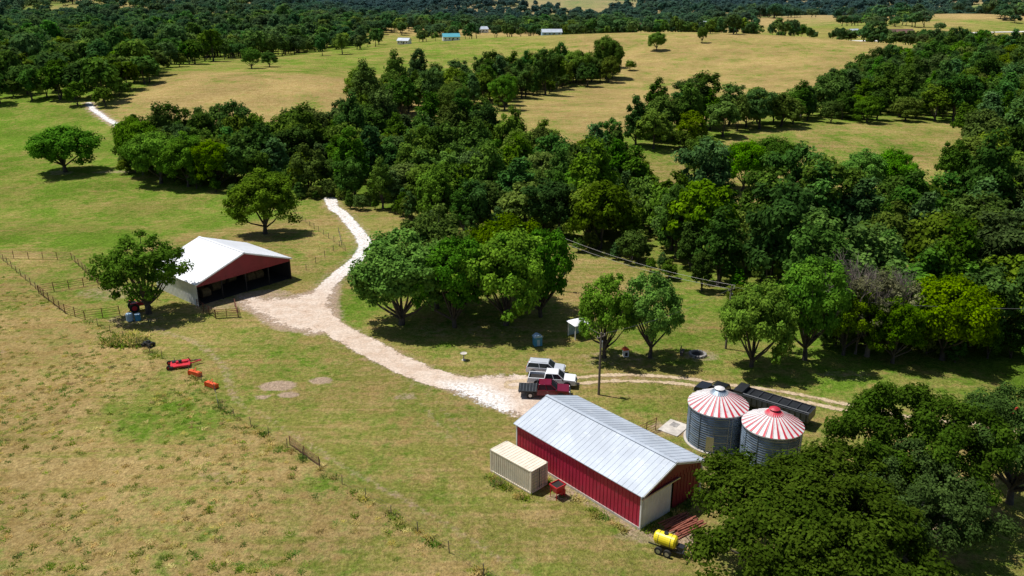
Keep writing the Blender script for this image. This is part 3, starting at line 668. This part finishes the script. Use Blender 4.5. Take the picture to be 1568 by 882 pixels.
for i in range(n):
    x=-LT/2+.3+i*(LT-.6)/(n-1)
    for s in(-1,1): mb.box((x,s*1.25,1.55),(.07,.06,.95),'black')
for i in range(8): mb.cyl((-LT/2+.5+i*(LT-1)/7,-1.2,2.02),(-LT/2+.5+i*(LT-1)/7,1.2,2.02),.05,.05,'grey',6)
mb.cyl((-LT/2,1.05,2.12),(LT/2,1.05,2.12),.11,.11,'grey',8); mb.box((LT/2-.5,0,2.2),(1.1,2.4,.35),'black')
for x in(-3.4,-2.3):
    for s in(-1,1): wheel(mb,x,s*1.05,.5,.35)
for s in(-1,1): mb.cyl((2.8,s*.8,.9),(2.8,s*.8,0),.07,.07,'chrome',6); mb.box((-2.9,s*1.05,1.08),(2.6,.4,.06),'black')
mb.obj('grain_trailer',(30.0,82.6,0),math.atan2(6.0,-7.7),bevel=.02)
pickup('pickup_truck','cb',(24.9,86.6,.04),math.radians(142))
mb=MB()
prof=[(-1.05,0.0),(-1.0,.42),(-.85,.58),(.85,.58),(1.0,.42),(1.05,0.0)]
n=20; vs=[(x,r_*math.cos(2*math.pi*i/n),1.15+r_*math.sin(2*math.pi*i/n)) for x,r_ in prof for i in range(n)]
mb.add(vs,[(j*n+i,j*n+(i+1)%n,(j+1)*n+(i+1)%n,(j+1)*n+i) for j in range(5) for i in range(n)],'yellow')
mb.cyl((0,0,1.7),(0,0,1.82),.2,.2,'black',12)
for x in(-.55,.55): mb.cyl((x-.02,0,1.15),(x+.02,0,1.15),.595,.595,'grey',20)
for s in(-1,1):
    mb.box((.1,s*.45,.55),(3.0,.08,.1),'black'); wheel(mb,-.3,s*.85,.36,.22); wheel(mb,.5,s*.85,.36,.22)
mb.box((1.4,0,.8),(.6,.6,.45),'black'); mb.box((1.85,0,1.0),(.1,1.9,.1),'black')
for s in(-1,1): mb.cyl((1.85,s*.95,1.0),(1.3,s*1.0,1.5),.03,.03,'black'); mb.cyl((1.6,s*.4,.55),(2.7,0,.5),.04,.04,'black')
mb.cyl((2.4,0,.5),(2.4,0,0),.04,.04,'black')
mb.obj('sprayer_trailer',(13.4,58.6,0),math.radians(-32))
mb=MB()
for i in range(20):
    a=random.uniform(-.16,.16); y=-1.1+i%10*.25+random.uniform(-.05,.05); z=.08+.15*(i//10); x=random.uniform(-.4,.4)
    mb.cyl((x-1.5,y-a,z),(x+1.5,y+a,z+random.uniform(0,.08)),.07,.07,'pipes',7)
mb.obj('pipe_pile',(15.6,62.0,0),math.radians(35))
mb=MB(); mb.frus(.5,(-.3,.3,-.3,.3),1.3,(-.6,.6,-.5,.5),'mred')
for sx in(-1,1): mb.box((sx*.6,0,1.36),(.06,1.1,.14),'mred'); mb.box((0,sx*.52,1.36),(1.2,.06,.14),'mred')
mb.box((0,0,1.31),(1.1,.95,.02),'dark')
for sx in(-1,1):
    for sy in(-1,1): mb.cyl((sx*.5,sy*.42,1.2),(sx*.55,sy*.45,0),.04,.04,'mred',6)
mb.box((.55,0,.35),(.5,.6,.5),'mred'); mb.obj('feed_hopper',(4.4,66.6,0),.7)
mb=MB(); mb.box((0,0,.35),(2.4,2.0,.2),'mred'); mb.box((.2,.1,.55),(1.4,.5,.25),'mred'); mb.cyl((0,0,.45),(0,0,.85),.25,.2,'black',12); mb.cyl((1.2,.5,.4),(2.6,0,.45),.07,.07,'mred'); mb.cyl((1.2,-.5,.4),(2.6,0,.45),.07,.07,'mred')
mb.cyl((1.3,.0,.5),(1.0,0,1.1),.06,.06,'black'); mb.cyl((.8,0,.6),(2.5,0,.6),.05,.05,'black'); mb.box((-.6,.5,.5),(.8,.6,.12),'black')
for s in(-1,1): wheel(mb,-1.4,s*.8,.3,.2,'mred'); mb.box((-1.1,s*.95,.3),(.5,.3,.3),'black')
mb.obj('rotary_mower',(-43.2,95.6,0),math.radians(20))
def blade(loc,rz,k,nm):
    mb=MB(); mb.box((0,.0,.35),(1.7,.08,.55),k)
    for s in(-1,1): mb.box((s*.85,.25,.3),(.06,.75,.55),k); mb.cyl((s*.3,.1,.55),(0,.5,1.0),.04,.04,k)
    mb.box((0,.35,.5),(1.7,.1,.1),k); mb.box((0,.2,.62),(1.6,.5,.06),k); mb.obj(nm,loc,rz)
blade((-40.4,92.6,0),-.5,'orange','box_blade'); blade((-37.2,89.4,0),-.55,'orange','box_blade')
mb=MB(); mb.box((0,0,.45),(1.3,.7,.35),'black'); mb.box((.1,0,.75),(.5,.35,.25),'black'); mb.cyl((-.4,-.4,.95),(-.4,.4,.95),.03,.03,'black')
for x in(-.5,.5):
    for s in(-1,1): wheel(mb,x,s*.45,.27,.22,'black')
mb.obj('quad_bike',(-50,101.8,0),-.4)
def tractor(loc,rz,k):
    mb=MB(); mb.box((.8,0,1.05),(1.8,.7,.6),k); mb.box((-.4,0,.8),(1.2,.6,.4),'black'); mb.box((-.5,0,1.2),(.5,.5,.5),'black')
    for s in(-1,1): wheel(mb,-.6,s*.75,.7,.35,k); wheel(mb,1.4,s*.6,.4,.22,k); mb.box((-.6,s*.75,1.5),(1.0,.4,.06),k)
    mb.cyl((-.9,.0,1.2),(-.9,0,2.1),.04,.04,'black'); mb.cyl((1.0,.2,1.3),(1.0,.2,1.9),.04,.04,'black'); mb.obj('farm_tractor',loc,rz,bevel=.02)
tractor((-57.2,115.2,0),.6,'mred'); tractor((56.3,81.2,0),.4,'mred')
mb=MB(); mb.lathe([(.01,1.2),(.45,1.15),(.5,1.0),(.5,.1),(.45,0)],'lblue',20); mb.cyl((1.1,.2,0),(1.1,.2,.95),.4,.4,'blue',18); mb.cyl((1.1,.2,.95),(1.1,.2,1.02),.42,.42,'lblue',18); mb.obj('water_barrel',(-56.6,111.0,0))
p=[(-53.5+random.gauss(0,1.3),103.2+random.gauss(0,.7)) for i in range(90)]
woodland('weed_patch',p,np.full(len(p),2.4),13,1.3,NG3,4,.02)
mb=MB(); mb.box((0,0,.75),(1.1,.9,1.3),'blue'); mb.frus(1.4,(-.65,.65,-.55,.55),1.75,(-.1,.1,-.55,.55),'lblue'); mb.box((0,-.46,.6),(.4,.03,.9),'lblue'); mb.obj('playhouse',(3.5,102.0,0),.3)
e=empty('garden_shelter',(9.3,105.2,0),.5); mb=MB()
for sx in(-1,1):
    for sy in(-1,1): mb.box((sx*1.0,sy*.9,1.1),(.12,.12,2.2),'white')
mb.box((0,.9,1.0),(2,.06,1.9),'lblue'); mb.obj('posts',parent=e); mb=MB(); mb.frus(2.2,(-1.3,1.3,-1.2,1.2),2.7,(-.2,.2,-.2,.2),'wroof'); mb.obj('roof',parent=e)
mb=MB(); mb.box((0,0,.5),(.7,.6,1.0),'white'); mb.frus(1.0,(-.45,.45,-.4,.4),1.3,(-.05,.05,-.4,.4),'orange'); mb.box((0,-.31,.4),(.35,.03,.5),'dark'); mb.obj('dog_house',(15.2,98.6,0),.2)
mb=MB()
for i in range(14):
    a=2*math.pi*i/14; mb.box((1.0*math.cos(a),1.0*math.sin(a),.15),(.34,.4,.32),'stone',rz=a+.1*random.random())
mb.cyl((0,0,0),(0,0,.08),.85,.85,'dark',20); mb.obj('fire_pit',(24.9,98.9,0))
mb=MB(); mb.box((0,0,.45),(1.5,.4,.06),'wood'); mb.box((0,.22,.75),(1.5,.05,.4),'wood')
for s in(-.6,.6): mb.box((s,0,.22),(.08,.38,.42),'wood')
mb.obj('garden_bench',(22.9,99.3,0),1.2)
mb=MB(); mb.lathe([(.3,0),(.25,.08),(.09,.15),(.09,.75),(.2,.82),(.45,.95),(.47,1.0),(.4,.93),(.01,.9)],'conc',18); mb.obj('bird_bath',(-6.4,97.4,0))
mb=MB(); mb.box((0,0,.05),(3,2.4,.12),'conc'); mb.box((.6,.2,.11),(1.0,.9,.02),'stone'); mb.obj('concrete_pad',(18.1,79.6,0),.9,bevel=.02)
def gate(name,a,b,h,k,rails=5):
    mb=MB(); a=Vector((*a,0));b=Vector((*b,0))
    for i in range(rails): z=Vector((0,0,.2+(h-.2)*i/(rails-1))); mb.cyl(a+z,b+z,.03,.03,k,5)
    for t in(0,.5,1): q=a.lerp(b,t); mb.cyl(q,q+Vector((0,0,h+.1)),.045,.045,k,6)
    mb.obj(name)
gate('farm_gate',(13.6,77.2),(16.0,79.2),1.5,'rust'); gate('rusty_panel',(-23.9,76),(-19.8,71.8),1.1,'rust',6)
gate('farm_gate',(-44.3,112),(-41.1,112.6),1.3,'rust')
def fencel(name,pts,sp,h,k,wires,wk,pr=.05,wr=.012):
    mb=MB()
    for i in range(len(pts)-1):
        a=Vector(pts[i]);b=Vector(pts[i+1]);n=max(1,round((b-a).length/sp))
        for j in range(n+(i==len(pts)-2)):
            q=a.lerp(b,j/n); z=tz(q.x,q.y); mb.cyl((q.x,q.y,z-.1),(q.x+random.uniform(-.06,.06),q.y,z+h*random.uniform(.9,1.1)),pr,pr,k,5)
        for wz in wires:
            for j in range(n):
                p=a.lerp(b,j/n);q=a.lerp(b,(j+1)/n); mb.cyl((p.x,p.y,tz(p.x,p.y)+wz),(q.x,q.y,tz(q.x,q.y)+wz),wr,wr,wk,3,False)
    mb.obj(name)
fencel('wire_fence',fence,3.4,1.2,'wood',(.4,.75,1.1),'wire',.04,.008)
fencel('wire_fence',[(-110,158),(-94,141.3),(-76,122.3)],3,1.3,'rust',(.4,.8,1.2),'wire',.05,.015)
fencel('corral_fence',[(-76.3,122.3),(-67.7,113.8),(-63.4,111.3),(-59,113)],2.4,1.5,'rust',(.4,.75,1.1,1.45),'rust',.06,.03)
fencel('corral_fence',[(-76.3,122.3),(-69,126.9),(-60.9,122),(-56,119.5)],2.4,1.5,'rust',(.4,.75,1.1,1.45),'rust',.06,.03)
fencel('corral_fence',[(-69,126.9),(-80,140),(-94,141.3)],2.6,1.4,'rust',(.4,.75,1.1,1.4),'rust',.05,.025)
fencel('corral_fence',[(-60.9,122),(-64,130),(-60,136),(-56,133)],2.6,1.4,'wood',(.4,.8,1.2),'rust',.06,.025)
fencel('corral_fence',[(-48.5,116.2),(-44.2,111.8),(-41,112.3),(-42.8,116.5)],2.2,1.4,'rust',(.4,.75,1.1,1.4),'rust',.06,.03)
fencel('wire_fence',[(-54,191),(-44,170),(-31.5,146)],4,1.2,'wood',(.4,.8,1.1),'wire',.05,.012)
fencel('wire_fence',[(-36,134),(-33,150),(-36,162)],4,1.2,'wood',(.4,.8,1.1),'wire',.05,.012)
def pole(x,y,h):
    mb=MB(); mb.cyl((0,0,-.3),(0,0,h),.16,.1,'wood',8); mb.box((0,0,h-.6),(1.4,.1,.12),'wood')
    for s in(-.6,0,.6): mb.cyl((s,0,h-.54),(s,0,h-.3),.05,.04,'conc',6)
    mb.cyl((.2,.1,h-2),(.2,.1,h-1.2),.2,.2,'chrome',8); mb.obj('utility_pole',(x,y,tz(x,y)),.7)
def wire(a,b,sag):
    mb=MB(); a=Vector(a);b=Vector(b); pr=a
    for i in range(1,17):
        t=i/16;q=a.lerp(b,t); q.z-=sag*4*t*(1-t); mb.cyl(pr,q,.018,.018,'wire',4,False); pr=q
    mb.obj('power_line')
pole(10.5,87.6,8.2); pole(7,124,9.2); pole(29.2,101,9.2)
for o_ in(-.6,.6): wire((7+o_,124+o_,9),(29.2+o_,101+o_,9),.8)
wire((10.5,87.6,8),(29.2,101,8.8),.7); wire((10.5,87.6,8),(9.3,105.2,2.8),.3); wire((29.2,101,9),(70,92,9.5),1)
def house(name,x,y,w,d,h,rk,wk,rz=0):
    e=empty(name,(x,y,tz(x,y)),rz); mb=MB(); mb.box((0,0,h/2),(w,d,h),wk); mb.add([(-w/2,-d/2,h),(-w/2,d/2,h),(-w/2,0,h+d*.28)],[(0,1,2)],wk); mb.add([(w/2,-d/2,h),(w/2,d/2,h),(w/2,0,h+d*.28)],[(0,1,2)],wk); mb.obj('walls',parent=e)
    mb=MB()
    for i in range(4): mb.box((-w*.36+i*w*.24,-d/2-.02,h*.55),(w*.07,.08,h*.35),'glass')
    mb.box((w*.05,-d/2-.02,1.05),(1,.1,2.1),'wood'); mb.obj('windows',parent=e)
    mb=MB(); gable_roof(mb,w,d,h,h+d*.28,.5,rk,.15,3.); mb.obj('roof',parent=e)
house('farm_house',-52,720,14,9,3.5,'teal','white',.2); house('white_barn',-92,722,10,7,3.2,'rroof','white',-.3); house('farm_house',36,774,18,9,3.2,'rroof','lblue',.1)
house('ranch_house',388,853,30,14,4,'broof','white',.1); house('long_barn',233,1600,50,16,6,'broof','white',0); house('farm_house',-37,1000,16,10,4,'rroof','white',.4)
house('farm_house',350,870,12,9,4,'rroof','white',.5); house('farm_house',300,1350,24,13,5,'rroof','white',.2)
# ------------------------------------------------------------------ light, sky, camera
az_,el=math.atan2(-.93,.36),math.radians(66)
sv=Vector((math.cos(el)*math.sin(az_),math.cos(el)*math.cos(az_),math.sin(el)))
sl=bpy.data.lights.new('sun','SUN'); sl.energy=5.0; sl.angle=math.radians(.5); sl.color=(1,.97,.92)
so=bpy.data.objects.new('sun',sl); COL.objects.link(so); so.rotation_euler=sv.to_track_quat('Z','Y').to_euler(); so.location=(0,0,100)
w=bpy.data.worlds.new('World'); scene.world=w; w.use_nodes=True; nt=w.node_tree; bg=nt.nodes['Background']; sk=nt.nodes.new('ShaderNodeTexSky'); sk.sky_type='NISHITA'; sk.sun_disc=False; sk.sun_elevation=el; sk.sun_rotation=az_
nt.links.new(sk.outputs[0],bg.inputs[0]); bg.inputs[1].default_value=.075
cam=bpy.data.cameras.new('camera'); co=bpy.data.objects.new('camera',cam); COL.objects.link(co); scene.camera=co
co.location=(0,0,46); co.rotation_euler=(math.radians(90-20.2),0,0); cam.sensor_width=36; cam.lens=1240/1568*36; cam.clip_end=20000
scene.view_settings.view_transform='Standard'; scene.view_settings.look='None'; scene.view_settings.exposure=0
